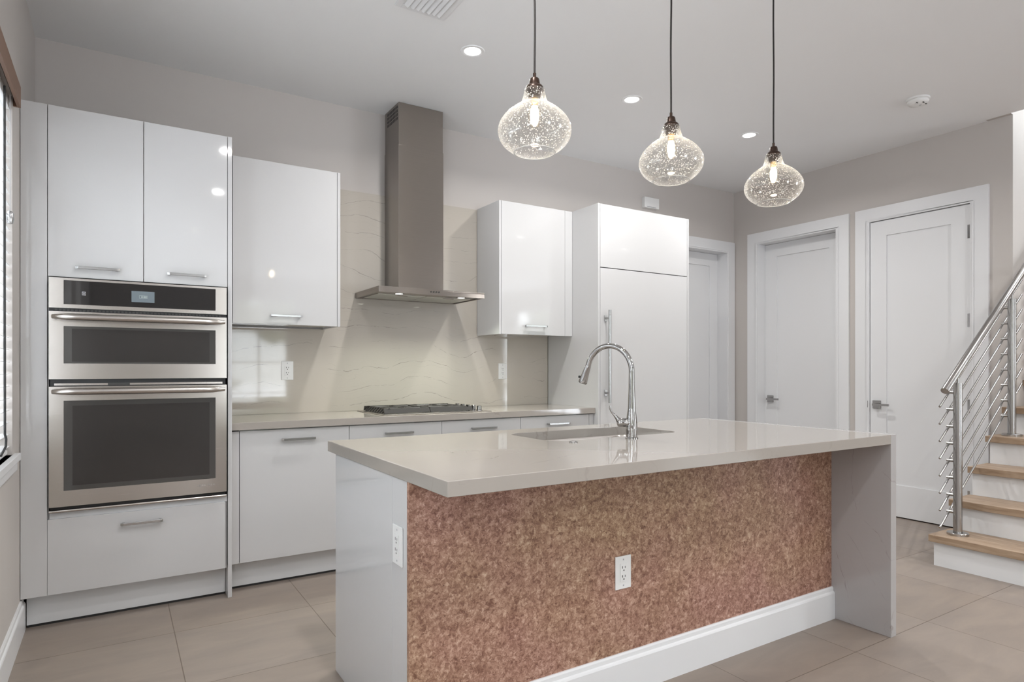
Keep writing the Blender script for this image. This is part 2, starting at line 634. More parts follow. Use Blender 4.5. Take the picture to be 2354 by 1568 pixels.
struct('wall_far_right', m, M['wall'], 'far right wall of the living area', 'wall')
m = MB()
rear = [(1.95, 3.15, .05, 2.62)]
x = -.55
for (a, b_, z0, z1) in rear:
    m.box(x, a, YR - .15, YR, 0, CEIL)
    m.box(a, b_, YR - .15, YR, 0, z0)
    m.box(a, b_, YR - .15, YR, z1, CEIL)
    x = b_
m.box(x, XF + .15, YR - .15, YR, 0, CEIL)
struct('wall_rear', m, M['wall'], 'wall with tall glazed doors behind the viewer', 'wall')


def window(n, axis, c, a, b_, z0, z1, sgn, mull=3, rows=3):
    """framed window with glazing bars; axis is the wall normal"""
    r = thing(f'window_{n}', (c, a, z0) if axis == 'x' else (a, c, z0), 'white framed window', 'window', kind='structure')
    fr = MB()
    w = .05
    def put(mb, p0, p1, q0, q1, t0, t1):
        if axis == 'x':
            mb.box(t0, t1, p0, p1, q0, q1)
        else:
            mb.box(p0, p1, t0, t1, q0, q1)
    t0, t1 = sorted((c, c + sgn * .05))
    put(fr, a, a + w, z0, z1, t0, t1); put(fr, b_ - w, b_, z0, z1, t0, t1)
    put(fr, a + w, b_ - w, z0, z0 + w, t0, t1); put(fr, a + w, b_ - w, z1 - w, z1, t0, t1)
    fr.build('frame', M['trim'], r)
    g = MB()
    tm = (t0 + t1) / 2
    for k in range(1, mull):
        p = a + (b_ - a) * k / mull
        put(g, p - .014, p + .014, z0 + w, z1 - w, tm - .012, tm + .012)
    for k in range(1, rows):
        q = z0 + (z1 - z0) * k / rows
        put(g, a + w, b_ - w, q - .011, q + .011, tm - .011, tm + .011)
    g.build('glazing_bar', M['trim'], r)
    p = MB()
    put(p, a + w, b_ - w, z0 + w, z1 - w, tm - .003, tm + .003)
    p.build('pane', M['clear'], r)
    return r


tag(window(1, 'x', XL - .145, 1.40, 3.378, .845, 2.36, 1, 2, 1), 'white framed kitchen window behind the slatted blind')
tag(window(2, 'x', XL - .145, -.35, .80, .9, 2.4, 1, 2, 3), 'tall window on the left wall nearest the kitchen')
tag(window(3, 'x', XL - .145, -2.2, -1.2, .9, 2.4, 1, 2, 3), 'wide window on the left wall of the living area')
tag(window(4, 'y', YR - .10, 1.95, 3.15, .05, 2.62, 1, 2, 4), 'glazed garden doors facing the kitchen')
tag(window(5, 'x', XF + .05, -5.1, -3.1, .2, 2.6, 1, 3, 4), 'wide glazed wall across the living area')
tag(window(6, 'x', XF + .05, .85, 1.85, 3.4, 5.2, 1, 2, 2), 'unseen high window added to light the stairwell')  # added opening, out of view, brings daylight into the stairwell

tag(window(7, 'y', .68, 5.6, 7.8, 3.5, 5.4, 1, 3, 2), 'unseen window added to brighten the stairwell wall')  # added out of view, facing the stairwell wall to brighten it

sill = MB().box(XL - .10, XL + .022, 1.30, 3.455, .815, .845)
sill.box(XL, XL + .012, 1.33, 3.43, .775, .815)
tag(sill.build('trim_1', M['trim'], None, .002), 'white window sill under the slatted blind', 'window sill', None, 'structure')


def base_profile(h=.15, t=.016):
    return [(0, 0), (t, 0), (t, h - .030), (t * .85, h - .024), (t * .55, h - .020), (t * .5, h - .006), (t * .3, h), (0, h)]


mb = MB().prism([(XL + p, z) for p, z in base_profile()], 'y', YR, 3.68)
struct('baseboard_left', mb, M['trim'], 'white baseboard running to the oven cabinet', 'baseboard')
mb = MB().prism([(XR - p, z) for p, z in base_profile()], 'y', 3.025, 3.08)
mb.prism([(XR - p, z) for p, z in base_profile()], 'y', 4.105, YB)
mb.prism([(XR - p, z) for p, z in base_profile()], 'y', 1.9, 2.04)
struct('baseboard_right', mb, M['trim'], 'white baseboard between the white doors', 'baseboard')
mb = MB().prism([(YB - p, z) for p, z in base_profile()], 'x', 3.99, 4.34)
struct('baseboard_back', mb, M['trim'], 'white baseboard beside the refrigerator cabinet', 'baseboard')


# doors -------------------------------------------------------------
def casing(parent, ax, face, s, a, b_, top, w=.105, t=.02, depth=.15):
    """flat white casing with an inner bead plus the jamb lining; s = direction into the room"""
    def put(mb, p0, p1, q0, q1, d0, d1):
        d0, d1 = sorted((face + s * d0, face + s * d1))
        if ax == 'x':
            mb.box(d0, d1, p0, p1, q0, q1)
        else:
            mb.box(p0, p1, d0, d1, q0, q1)
    m = MB()
    for (p0, p1, q0, q1) in ((a - w, a, 0, top), (b_, b_ + w, 0, top), (a - w, b_ + w, top, top + w - .005)):
        put(m, p0, p1, q0, q1, 0, t)
    m.build('casing', M['trim'], parent)
    m = MB()
    put(m, a - .012, a, 0, top, .0, t + .004); put(m, b_, b_ + .012, 0, top, 0, t + .004); put(m, a - .012, b_ + .012, top, top + .012, 0, t + .004)
    m.build('bead', M['trim'], parent, .002)
    m = MB()
    put(m, a, a + .012, 0, top, -depth, t); put(m, b_ - .012, b_, 0, top, -depth, t); put(m, a + .012, b_ - .012, top - .012, top, -depth, t)
    m.build('jamb', M['trim'], parent)


def slab_door(parent, ax, face, s, a, b_, z0, top, stile=.13, rail=.125, bottom=.255, th=.04):
    """shaker door with one recessed panel; face = plane of its room side"""
    def put(mb, p0, p1, q0, q1, d0, d1):
        d0, d1 = sorted((face + s * d0, face + s * d1))
        if ax == 'x':
            mb.box(d0, d1, p0, p1, q0, q1)
        else:
            mb.box(p0, p1, d0, d1, q0, q1)
    m = MB()
    put(m, a, a + stile, z0, top, -th, 0); put(m, b_ - stile, b_, z0, top, -th, 0)
    put(m, a + stile, b_ - stile, top - rail, top, -th, 0); put(m, a + stile, b_ - stile, z0, z0 + bottom, -th, 0)
    put(m, a + stile, b_ - stile, z0 + bottom, top - rail, -th + .008, -.009)
    return m.build('door_leaf', M['trim'], parent)


def lever(parent, ax, face, s, p, z, d, L=.12):
    """square rose and slim lever"""
    def P3(a, dd, zz):
        return (face + s * dd, a, zz) if ax == 'x' else (a, face + s * dd, zz)
    def put(mb, p0, p1, q0, q1, d0, d1):
        a0, a1 = sorted((p0, p1)); d0, d1 = sorted((face + s * d0, face + s * d1))
        if ax == 'x':
            mb.box(d0, d1, a0, a1, q0, q1)
        else:
            mb.box(a0, a1, d0, d1, q0, q1)
    h = MB(); put(h, p - .033, p + .033, z - .033, z + .033, 0, .009)
    hd = h.build('door_handle', M['chrome'], parent, .001)
    l = MB(); l.tube([P3(p, .009, z), P3(p, .052, z)], .010)
    put(l, p + .012 * -d, p + L * d, z - .009, z + .009, .045, .058)
    l.build('lever', M['chrome'], hd, .0008)


d = thing('door_1', (4.85, YB, 0), 'white panelled door partly hidden by the refrigerator cabinet', 'door', kind='structure')
casing(d, 'y', YB, -1, D1[0], D1[1], D1[2])
slab_door(d, 'y', YB + .10, -1, D1[0] + .014, D1[1] - .014, .008, D1[2] - .014, stile=.12, bottom=.25)
d = thing('door_2', (XR, 3.58, 0), 'white panelled door set deep in its frame, beside the room corner', 'door', kind='structure')
casing(d, 'x', XR, -1, D2[0], D2[1], D2[2])
lf = slab_door(d, 'x', XR + .10, -1, D2[0] + .014, D2[1] - .014, .008, D2[2] - .014)
lever(d, 'x', XR + .10, -1, D2[1] - .075, .913, -1)
d = thing('door_3', (XR, 2.53, 0), 'tall white panelled door beside the staircase', 'door', kind='structure')
casing(d, 'x', XR, -1, D3[0], D3[1], D3[2])
slab_door(d, 'x', XR - .004, -1, D3[0] + .015, D3[1] - .016, .010, D3[2] - .017)
lever(d, 'x', XR - .004, -1, D3[1] - .07, .912, -1)
B(XR - .022, XR - .004, D3[1] - .003, D3[1] + .001, .885, .94).build('strike_plate', M['chrome'], d)
for z in (2.23, 1.57, .93, .25):
    hg = MB().tube([(XR - .010, D3[0] + .008, z - .05), (XR - .010, D3[0] + .008, z + .05)], .0075, 10)
    hg.box(XR - .0055, XR - .0035, D3[0] + .008, D3[0] + .034, z - .05, z + .05)
    hg.build('hinge', M['chrome'], d)
# dark cores behind the leaves close the openings
for i, (x0, x1, y0, y1) in enumerate(((D1[0] - .1, D1[1] + .1, YB + .15, YB + .17), (XR + .15, XR + .17, D2[0] - .1, D2[1] + .1), (XR + .15, XR + .17, D3[0] - .05, D3[1] + .1))):
    struct(f'wall_beyond_door_{i + 1}', B(x0, x1, y0, y1, 0, 2.6), M['wall'], 'wall closing the room beyond a shut door', 'wall')

# ------------------------------------------------------------------ window blind
bl = thing('window_blind', (XL - .03, 2.4, .845), 'white slatted window blind with dark cords, half lowered beside oven cabinet', 'blind')
y0, y1 = 1.41, 3.370
n = 29
tops = 2.30
for k in range(n):
    z = .885 + (tops - .885) * k / (n - 1)
    m = MB().prism([(XL - .058, z - .002), (XL - .033, z + .0015), (XL - .008, z - .002), (XL - .008, z), (XL - .033, z + .0035), (XL - .058, z)], 'y', y0, y1)
    m.build('slat', M['slat'], bl)
B(XL - .07, XL - .012, y0, y1, 2.305, 2.355).build('head_rail', M['slat'], bl, .002)
B(XL - .065, XL - .015, y0, y1, .850, .868).build('bottom_rail', M['slat'], bl, .003)
MB().tube([(XL - .003, 3.185, 2.33), (XL - .003, 3.185, 1.5), (XL - .002, 3.185, .95), (XL + .002, 3.185, .93), (XL + .006, 3.14, .905), (XL + .008, 3.0, .885)], .0042, 8).build('ladder_cord', M['rubber'], bl, smooth=True)
MB().tube([(XL - .006, 1.7, 2.33), (XL - .006, 1.7, .87)], .0035, 8).build('ladder_cord', M['rubber'], bl, smooth=True)
MB().tube([(XL + .004, 3.275, 2.33), (XL + .004, 3.275, 1.85)], .0013, 6).build('pull_cord', M['mark'], bl, smooth=True)
MB().lathe([(.0, 1.855), (.008, 1.853), (.013, 1.842), (.014, 1.820), (.010, 1.803), (0, 1.80)], (XL + .004, 3.275, 0), 16).build('tassel', M['nickel'], bl, smooth=True)
gf = thing('blocker_fence', (-2.6, 3, 0), 'dark board fence added to block the bright outdoors behind the slatted blind', 'fence')  # added fence, keeps the outdoors from blowing out through the slats
for k in range(9):
    B(-2.62, -2.60, -1.5, 9.5, .06 + k * .31, .35 + k * .31).build('fence_board', M['fence'], gf)
for k in range(8):
    B(-2.68, -2.62, -1.5 + k * 1.5, -1.42 + k * 1.5, -.1, 2.9).build('fence_post', M['fence'], gf)
va = thing('valance', (XL, 2.4, 2.33), 'brown wooden valance over the window blind', 'valance')
B(XL + .012, XL + .025, 1.35, 3.416, 2.328, 2.418).build('face_board', M['brown'], va, .001)
B(XL, XL + .012, 3.403, 3.416, 2.328, 2.418).build('end_return', M['brown'], va)
B(XL, XL + .012, 1.35, 1.363, 2.328, 2.418).build('end_return', M['brown'], va)

# ------------------------------------------------------------------ oven cabinet
TF = 3.62
TOPZ = 2.435
oc = thing('oven_cabinet', (.08, 3.95, 0), 'tall glossy white cabinet housing the wall ovens', 'cabinet')
m = MB()
m.box(-.262, .498, TF + .022, 4.275, 1.66, TOPZ)
m.box(-.262, .498, TF + .022, 4.275, .155, .535)
m.box(-.262, .498, 4.10, 4.275, .535, 1.66)
m.build('carcass', M['gloss'], oc)
B(XL + .002, -.2695, TF, TF + .022, .158, TOPZ).build('filler_panel', M['gloss'], oc, .001)
B(XL + .002, -.264, TF + .022, 4.275, .158, TOPZ).build('side_panel', M['gloss'], oc)
B(.501, .521, TF, 4.275, 0, TOPZ).build('side_panel', M['gloss'], oc, .001)
dr = B(-.2665, .1155, TF, TF + .02, 1.640, TOPZ).build('door', M['gloss'], oc, .0012)
bar_handle(dr, -.162, .018, TF, 1.686)
dr = B(.1185, .4985, TF, TF + .02, 1.640, TOPZ).build('door', M['gloss'], oc, .0012)
bar_handle(dr, .217, .398, TF, 1.686)
dr = B(-.2685, .4885, TF, TF + .02, .158, .508).build('drawer', M['gloss'], oc, .0012)
bar_handle(dr, .019, .200, TF, .454)
B(-.262, .4985, TF + .012, TF + .022, .508, .537).build('oven_shelf_rail', M['kick'], oc)
B(XL + .018, .4995, 3.695, 3.715, .012, .155).build('toe_kick', M['kick'], oc)
B(XL + .018, .4995, 3.699, 3.713, 0, .012).build('toe_seal', M['rubber'], oc)

# ovens -----------------------------------------------------------------
OF = 3.603
ov = thing('wall_oven', (.115, TF, .537), 'stainless steel double wall oven with curved bar handles and black glass', 'oven')
OX0, OX1 = -.262, .493
B(OX0 + .004, OX1 - .004, 3.617, 4.09, .540, 1.632).build('housing', M['dark'], ov)


def oven_front(name, z0, z1, gx0, gx1, gz0, gz1, mat_glass, gname):
    """steel frame around a flush glass"""
    m = MB()
    m.box(OX0, gx0, OF, OF + .013, z0, z1); m.box(gx1, OX1, OF, OF + .013, z0, z1)
    m.box(gx0, gx1, OF, OF + .013, gz1, z1); m.box(gx0, gx1, OF, OF + .013, z0, gz0)
    p = m.build(name, M['steel_h'], ov)
    g = B(gx0, gx1, OF - .0006, OF + .012, gz0, gz1).build(gname, mat_glass, p, .0004)
    return p, g


cp, g = oven_front('control_panel', 1.493, 1.634, -.206, .440, 1.511, 1.6235, M['blackglass'], 'control_glass')
B(.065, .163, OF - .0012, OF - .0004, 1.536, 1.590).build('touch_screen', M['screen'], cp)


def seg_text(mb, s, x, z, h, w, y0, y1, t=.16):
    seg = {'0': 'abcdef', '1': 'bc', '2': 'abged', '3': 'abgcd', '4': 'fgbc', '5': 'afgcd', '6': 'afgedc', '7': 'abc', '8': 'abcdefg', '9': 'abcdfg'}
    for ch in s:
        if ch == ':':
            mb.box(x + w * .1, x + w * .25, y0, y1, z + h * .25, z + h * .38); mb.box(x + w * .1, x + w * .25, y0, y1, z + h * .62, z + h * .75)
            x += w * .5
            continue
        T = w * t * 1.3
        for q in seg[ch]:
            r = dict(a=(0, w, h - T, h), g=(0, w, h / 2 - T / 2, h / 2 + T / 2), d=(0, w, 0, T), f=(0, T, h / 2, h), b=(w - T, w, h / 2, h), e=(0, T, 0, h / 2), c=(w - T, w, 0, h / 2))[q]
            mb.box(x + r[0], x + r[1], y0, y1, z + r[2], z + r[3])
        x += w * 1.35
    return mb


m = seg_text(MB(), '3:00', .106, 1.5585, .008, .0055, OF - .0018, OF - .0012)
for a in (((.098, .132), (1.5555, 1.5562)), ((.098, .132), (1.569, 1.5697))):
    m.box(a[0][0], a[0][1], OF - .0018, OF - .0012, a[1][0], a[1][1])
m.box(.098, .0987, OF - .0018, OF - .0012, 1.5555, 1.5697); m.box(.1313, .132, OF - .0018, OF - .0012, 1.5555, 1.5697)
m.build('clock_readout', M['screen_mark'], cp)
m = MB()
for a in ((-.135, -.120, 1.571, 1.573), (-.135, -.120, 1.556, 1.558), (-.135, -.133, 1.558, 1.571), (-.122, -.120, 1.558, 1.571), (-.131, -.124, 1.5635, 1.5655), (-.131, -.124, 1.567, 1.5685), (-.131, -.124, 1.560, 1.5615)):
    m.box(a[0], a[1], OF - .0014, OF - .0005, a[2], a[3])
m.build('power_symbol', M['mark'], cp)
md, g = oven_front('microwave_door', 1.161, 1.477, -.206, .440, 1.234, 1.409, M['ovenglass'], 'window_glass')
B(-.174, .411, OF - .0012, OF - .0004, 1.2425, 1.397).build('window_inner', M['ovendark'], md)
od, g = oven_front('oven_door', .566, 1.126, -.206, .440, .640, 1.060, M['ovenglass'], 'window_glass')
B(-.172, .411, OF - .0012, OF - .0004, .662, 1.036).build('window_inner', M['ovendark'], od)


def oven_handle(parent, z):
    ys = OF - .058
    pts, n_ = [], 25
    for i in range(n_):
        t = i / (n_ - 1)
        x = -.246 + t * .722
        e = min(t, 1 - t)
        pts.append((x, ys + (.014 * (1 - min(1, e / .08)) ** 2), z))
    mb = MB().tube(pts, [.010 + .0055 * min(1, min(i, n_ - 1 - i) / 2) for i in range(n_)], 20)
    for v in range(len(mb.v)):
        pass
    for x in (-.225, .455):
        mb.tube([(x, ys + .004, z), (x, OF, z)], .010, 12)
    mb.build('handle', M['steel_h'], parent, smooth=True)


oven_handle(md, 1.449)
oven_handle(od, 1.104)
m = MB()
for i in range(46):
    x = -.24 + i * .0155
    m.box(x, x + .009, OF + .004, OF + .014, 1.4815, 1.4885)
m.build('vent_grille', M['iron'], ov)
B(OX0, OX1, OF + .008, OF + .0145, 1.4775, 1.4925).build('upper_gap', M['dark'], ov)
B(OX0 + .02, OX1 - .02, OF + .004, OF + .0125, 1.131, 1.141).build('door_hook_rail', M['steel_h'], ov)
B(OX0 + .23, OX0 + .32, OF + .002, OF + .005, 1.130, 1.142).build('door_catch', M['iron'], ov)
tm_ = MB().tube([(OX0, OF + .006, .545), (OX1, OF + .006, .545)], .0068, 12)
tm_.build('bottom_trim', M['steel_h'], ov, smooth=True)
# maker's badge: raised block and letter shapes
m = MB()
def glyphs(m, word, x, z, h, y0, y1, w, gap, t):
    G = {'J': [(.6, 1, .0, 1), (0, 1, 0, .2), (0, .3, 0, .4)], 'E': [(0, .25, 0, 1), (0, 1, 0, .2), (0, .9, .4, .6), (0, 1, .8, 1)],
         'N': [(0, .25, 0, 1), (.75, 1, 0, 1), (.25, .5, .5, .85), (.5, .75, .2, .5)], '-': [(.1, .9, .4, .6)],
         'A': [(0, .25, 0, .9), (.75, 1, 0, .9), (.1, .9, .8, 1), (.2, .8, .35, .52)], 'I': [(.35, .65, 0, 1)], 'R': [(0, .25, 0, 1), (.2, 1, .8, 1), (.75, 1, .5, .9), (.2, .9, .4, .58), (.6, .95, 0, .4)]}
    for ch in word:
        for a in G[ch]:
            m.box(x + a[0] * w, x + a[1] * w, y0, y1, z + a[2] * h, z + a[3] * h)
        x += w + gap
glyphs(m, 'JENN-AIR', .354, .604, .0085, OF - .001, OF + .0005, .0075, .003, .2)
m.build('badge', M['badge'], od)

# ------------------------------------------------------------------ wall cabinets
UF = 3.94
uc = thing('wall_cabinet', (.87, 4.1, 1.473), 'glossy white wall cabinet between the ovens and the range hood', 'cabinet')
m = B(.530, 1.172, UF - .001, 4.258, 1.480, 2.432)
m.build('carcass', M['gloss'], uc)
B(.5225, .566, UF - .018, UF - .001, 1.474, 2.434).build('filler_panel', M['gloss'], uc, .001)
B(1.173, 1.191, UF - .02, 4.258, 1.472, 2.434).build('side_panel', M['gloss'], uc, .001)
dr = B(.569, 1.170, UF - .021, UF - .001, 1.473, 2.434).build('door', M['gloss'], uc, .0012)
bar_handle(dr, .772, .953, UF - .021, 1.524)
uc = thing('wall_cabinet', (2.69, 4.1, 1.463), 'glossy white wall cabinet between the range hood and the refrigerator', 'cabinet')
UR = 3.95
B(2.376, 3.02, UR - .001, 4.258, 1.470, 2.434).build('carcass', M['gloss'], uc)
B(2.356, 2.374, UR - .02, 4.258, 1.462, 2.435).build('side_panel', M['gloss'], uc, .001)
dr = B(2.377, 2.950, UR - .021, UR - .001, 1.463, 2.435).build('door', M['gloss'], uc, .0012)
bar_handle(dr, 2.575, 2.768, UR - .021, 1.528)
B(2.953, 3.022, UR - .019, UR - .001, 1.463, 2.435).build('filler_panel', M['gloss'], uc, .001)

# ------------------------------------------------------------------ refrigerator and its surround
fc = thing('refrigerator_cabinet', (3.5, 3.95, 0), 'glossy white tall surround with a flap door above the refrigerator', 'cabinet')
B(3.024, 3.043, TF, 4.258, 0, 2.437).build('side_panel', M['gloss'], fc, .001)
B(3.967, 3.986, TF, 4.275, 0, 2.437).build('side_panel', M['gloss'], fc, .001)
B(3.044, 3.966, TF + .022, 4.258, 1.975, 2.434).build('carcass', M['gloss'], fc)
B(3.046, 3.964, TF, TF + .02, 1.966, 2.436).build('flap_door', M['gloss'], fc, .0012)
rf = thing('refrigerator', (3.5, 3.95, 0), 'built in refrigerator behind a tall white panel with long steel handle', 'refrigerator')
B(3.055, 3.955, TF + .03, 4.25, .02, 1.955).build('body', M['kick'], rf)
dr = B(3.046, 3.964, TF, TF + .022, .110, 1.9605).build('door', M['gloss'], rf, .0012)
m = MB().tube([(3.095, TF - .050, .955), (3.095, TF - .050, 1.645)], .0115, 18)
for z in (1.03, 1.585):
    m.tube([(3.095, TF - .05, z), (3.095, TF, z)], .0075, 12)
    m.box(3.082, 3.108, TF - .006, TF, z - .022, z + .022)
m.build('handle', M['nickel'], dr, smooth=True)
B(3.05, 3.96, TF + .06, TF + .075, 0, .105).build('toe_grille', M['kick'], rf)

# ------------------------------------------------------------------ base cabinets, worktop, backsplash
BF = 3.672
seams = [.566, 1.169, 1.773, 2.375, 2.980]
labels = ['glossy white base cabinet nearest the ovens, tall single front', 'glossy white base cabinet under the left half of the cooktop',
          'glossy white base cabinet under the right end of the cooktop', 'glossy white base cabinet beside the refrigerator surround']
hx = [(.780, .967), (1.383, 1.570), (1.980, 2.172), (2.590, 2.786)]
for i in range(4):
    a, b_ = seams[i], seams[i + 1]
    bc = thing('base_cabinet', ((a + b_) / 2, 3.95, 0), labels[i], 'cabinet', 'base cabinets along the back wall')
    B(a + .001, b_ - .001, BF + .022, 4.25, .158, .877).build('carcass', M['gloss'], bc)
    if i == 0:
        dr = B(a + .0015, b_ - .0015, BF, BF + .02, .157, .871).build('door', M['gloss'], bc, .0012)
        bar_handle(dr, hx[i][0], hx[i][1], BF, .815)
        B(.5235, a - .0015, BF, BF + .02, .157, .871).build('filler_panel', M['gloss'], bc, .001)
    else:
        dr = B(a + .0015, b_ - .0015, BF, BF + .02, .520, .871).build('drawer', M['gloss'], bc, .0012)
        bar_handle(dr, hx[i][0], hx[i][1], BF, .816)
        dr = B(a + .0015, b_ - .0015, BF, BF + .02, .157, .517).build('drawer', M['gloss'], bc, .0012)
        bar_handle(dr, hx[i][0], hx[i][1], BF, .465)
    if i == 3:
        B(b_ + .0015, 3.0225, BF, BF + .02, .157, .871).build('filler_panel', M['gloss'], bc, .001)
    x0 = .522 if i == 0 else a
    x1 = 3.0225 if i == 3 else b_
    B(x0, x1, 3.752, 3.77, .012, .156).build('toe_kick', M['kick'], bc)
    B(x0, x1, 3.755, 3.768, 0, .012).build('toe_seal', M['rubber'], bc)

wt = B(.5225, 3.023, 3.650, 4.279, .878, .919).build('worktop', M['top'], None, .0015)
tag(wt, 'pale stone worktop running from the ovens to the refrigerator', 'worktop')
m = B(.5225, 3.023, 4.262, 4.2795, .9195, 1.4725)
m.box(1.192, 2.355, 4.262, 4.2795, 1.4725, 2.432)
bs = m.build('backsplash', M['splash'])
tag(bs, 'veined beige stone backsplash behind the cooktop and hood', 'backsplash')


# ------------------------------------------------------------------ cooktop
ct = thing('cooktop', (1.79, 3.95, .92), 'stainless gas cooktop with black cast iron grates', 'cooktop')
HX0, HX1, HY0, HY1, HZ = 1.395, 2.160, 3.700, 4.215, .9195
m = B(HX0, HX1, HY0, HY1, HZ, HZ + .005)
m.build('base_plate', M['steel_h'], ct, .002)
for gi, (a, b_) in enumerate(((1.427, 1.738), (1.742, 2.053))):
    m = MB()
    z0, z1 = HZ + .008, HZ + .038
    y0, y1 = 3.775, 4.175
    ins = .014
    # sloped outer skirt made of four solid bars
    m.prism([(y0, z0), (y0 + ins, z1), (y0 + ins + .012, z1), (y0 + .012, z0)], 'x', a, b_)
    m.prism([(y1, z0), (y1 - ins, z1), (y1 - ins - .012, z1), (y1 - .012, z0)], 'x', a, b_)
    # fingers at the outer side
    side = a if gi == 0 else b_
    sg = 1 if gi == 0 else -1
    for k in range(9):
        yy = y0 + .012 + (y1 - y0 - .036) * k / 8
        m.prism([(side, z0), (side + sg * .030, z1), (side + sg * .040, z1), (side + sg * .014, z0)], 'y', yy, yy + .008)
    m.box(min(side + sg * .028, side + sg * .042), max(side + sg * .028, side + sg * .042), y0 + .012, y1 - .012, z1 - .009, z1)
    inner = b_ if gi == 0 else a
    m.box(min(inner, inner - sg * .010), max(inner, inner - sg * .010), y0 + .012, y1 - .012, z0, z1)
    cx = (a + b_) / 2
    for cy in (3.875, 4.075):
        for k in range(8):
            an = k * math.pi / 4
            r0, r1 = .028, .13
            dx, dy = math.cos(an), math.sin(an)
            ex = max(a + .03, min(b_ - .03, cx + dx * r1)); ey = max(y0 + .014, min(y1 - .014, cy + dy * .1))
            m.tube([(cx + dx * r0, cy + dy * r0, z1 - .005), (ex, ey, z1 - .005)], .0055, 6)
    m.box(a + .02, b_ - .01, 3.968, 3.982, z1 - .012, z1)
    m.box(cx - .006, cx + .006, y0 + .02, y1 - .02, z1 - .010, z1 - .001)
    for px_, py_ in ((a + .015, y0 + .02), (b_ - .015, y0 + .02), (a + .015, y1 - .02), (b_ - .015, y1 - .02)):
        m.box(px_ - .006, px_ + .006, py_ - .006, py_ + .006, HZ + .005, z0 + .004)
    m.build('grate', M['iron'], ct)
    for cy, rr in ((3.875, .044), (4.075, .036)):
        MB().lathe([(0, HZ + .005), (rr, HZ + .005), (rr, HZ + .014), (rr * .8, HZ + .018), (rr * .8, HZ + .024), (rr * .7, HZ + .026), (0, HZ + .026)], (cx, cy, 0), 24).build('burner', M['iron'], ct, smooth=True)
for k in range(5):
    yy = 3.775 + k * .082
    MB().lathe([(0, HZ + .005), (.021, HZ + .005), (.021, HZ + .009), (.016, HZ + .011), (.015, HZ + .036), (.013, HZ + .038), (0, HZ + .038)], (2.105, yy, 0), 22).build('knob', M['chrome'], ct, smooth=True)

# ------------------------------------------------------------------ range hood
hd = thing('range_hood', (1.777, 4.1, 1.69), 'stainless steel chimney range hood over the cooktop', 'range hood')
CX0, CX1, CY0, CY1 = 1.398, 2.160, 3.800, 4.260
m = MB()
m.box(CX0, CX1, CY0, CY1, 1.722, 1.732)
m.box(CX0, CX1, CY0, CY0 + .012, 1.694, 1.722); m.box(CX0, CX1, CY1 - .012, CY1, 1.694, 1.722)
m.box(CX0, CX0 + .012, CY0 + .012, CY1 - .012, 1.694, 1.722); m.box(CX1 - .012, CX1, CY0 + .012, CY1 - .012, 1.694, 1.722)
m.box(CX0 + .012, CX1 - .012, CY0 + .012, CY1 - .012, 1.700, 1.704)
m.build('canopy', M['steel'], hd, .001)
B(1.611, 1.945, 4.004, 4.26, 1.732, 2.720).build('chimney_lower', M['steel'], hd, .0012)
m = B(1.614, 1.942, 4.007, 4.26, 2.7205, 3.008)
up = m.build('chimney_upper', M['steel'], hd, .0012)
sl = MB()
for r_ in range(4):
    for k in range(9):
        yy = 4.028 + k * .0215
        z0 = 2.895 + r_ * .0255
        sl.prism([(yy, z0), (yy + .012, z0 + .002), (yy + .012, z0 + .020), (yy, z0 + .018)], 'x', 1.6132, 1.6142)
sl.build('vent_slots', M['dark'], up)
for (a, b_) in ((1.44, 1.775), (1.783, 2.118)):
    f = B(a, b_, 3.93, 4.225, 1.695, 1.700).build('grease_filter', M['filter'], hd, .002)
    B((a + b_) / 2 - .04, (a + b_) / 2 + .04, 3.935, 3.945, 1.691, 1.695).build('filter_pull', M['steel'], f)
for x in (1.565, 2.020):
    l = MB().lathe([(.026, 1.6998), (.033, 1.6995), (.033, 1.697), (.024, 1.697)], (x, 3.880, 0), 24, closed=True).build('lamp', M['chrome'], hd, smooth=True)
    MB().lathe([(0, 1.6985), (.026, 1.6985), (.026, 1.6995), (0, 1.6995)], (x, 3.880, 0), 24).build('lamp_lens', M['hoodlamp'], l)
    add_light('hood_lamp_light', 'SPOT', (x - 1.777, 3.88 - 4.1, .003), 22, (.93, 1.0, .84), hd, (R(-14), 0, 0), spot_size=R(150), spot_blend=.9, shadow_soft_size=.025)
for x in (1.756, 1.775, 1.794, 1.813):
    MB().lathe([(0, CY0 - .004), (.0055, CY0 - .004), (.0055, CY0 + .001)], (x, 0, 1.7155), 14, axis='y').build('button', M['iron'], hd, smooth=True)

# ------------------------------------------------------------------ outlets
def outlet(origin, nx, label, w=.076, h=.122, horizontal=False):
    """decorator duplex outlet; origin = centre on the surface; nx = outward normal '-y' or '-x'"""
    r = thing('wall_outlet', origin, label, 'outlet', 'white duplex wall outlets')
    ox, oy, oz = origin
    def bx(a0, a1, z0, z1, d0, d1):
        if nx == '-y':
            return B(ox + a0, ox + a1, oy - d1, oy - d0, oz + z0, oz + z1)
        return B(ox - d1, ox - d0, oy - a1, oy - a0, oz + z0, oz + z1)
    bx(-w / 2, w / 2, -h / 2, h / 2, 0, .005).build('plate', M['plastic'], r, .0015)
    s = bx(-.0165, .0165, -.0335, .0335, .005, .0075).build('socket', M['plastic'], r, .0008)
    for zz in (.0165, -.0165):
        for a0, a1, b0, b1 in ((-.0085, -.0055, -.001, .008), (.0050, .0075, -.0005, .007), (-.0025, .0025, -.0105, -.0055)):
            bx(a0, a1, zz + b0, zz + b1, .0072, .0078).build('slot', M['plasticdark'], s)
    for zz in (.048, -.048):
        bx(-.0028, .0028, zz - .0028, zz + .0028, .0048, .0056).build('screw', M['mark'], r)
    return r


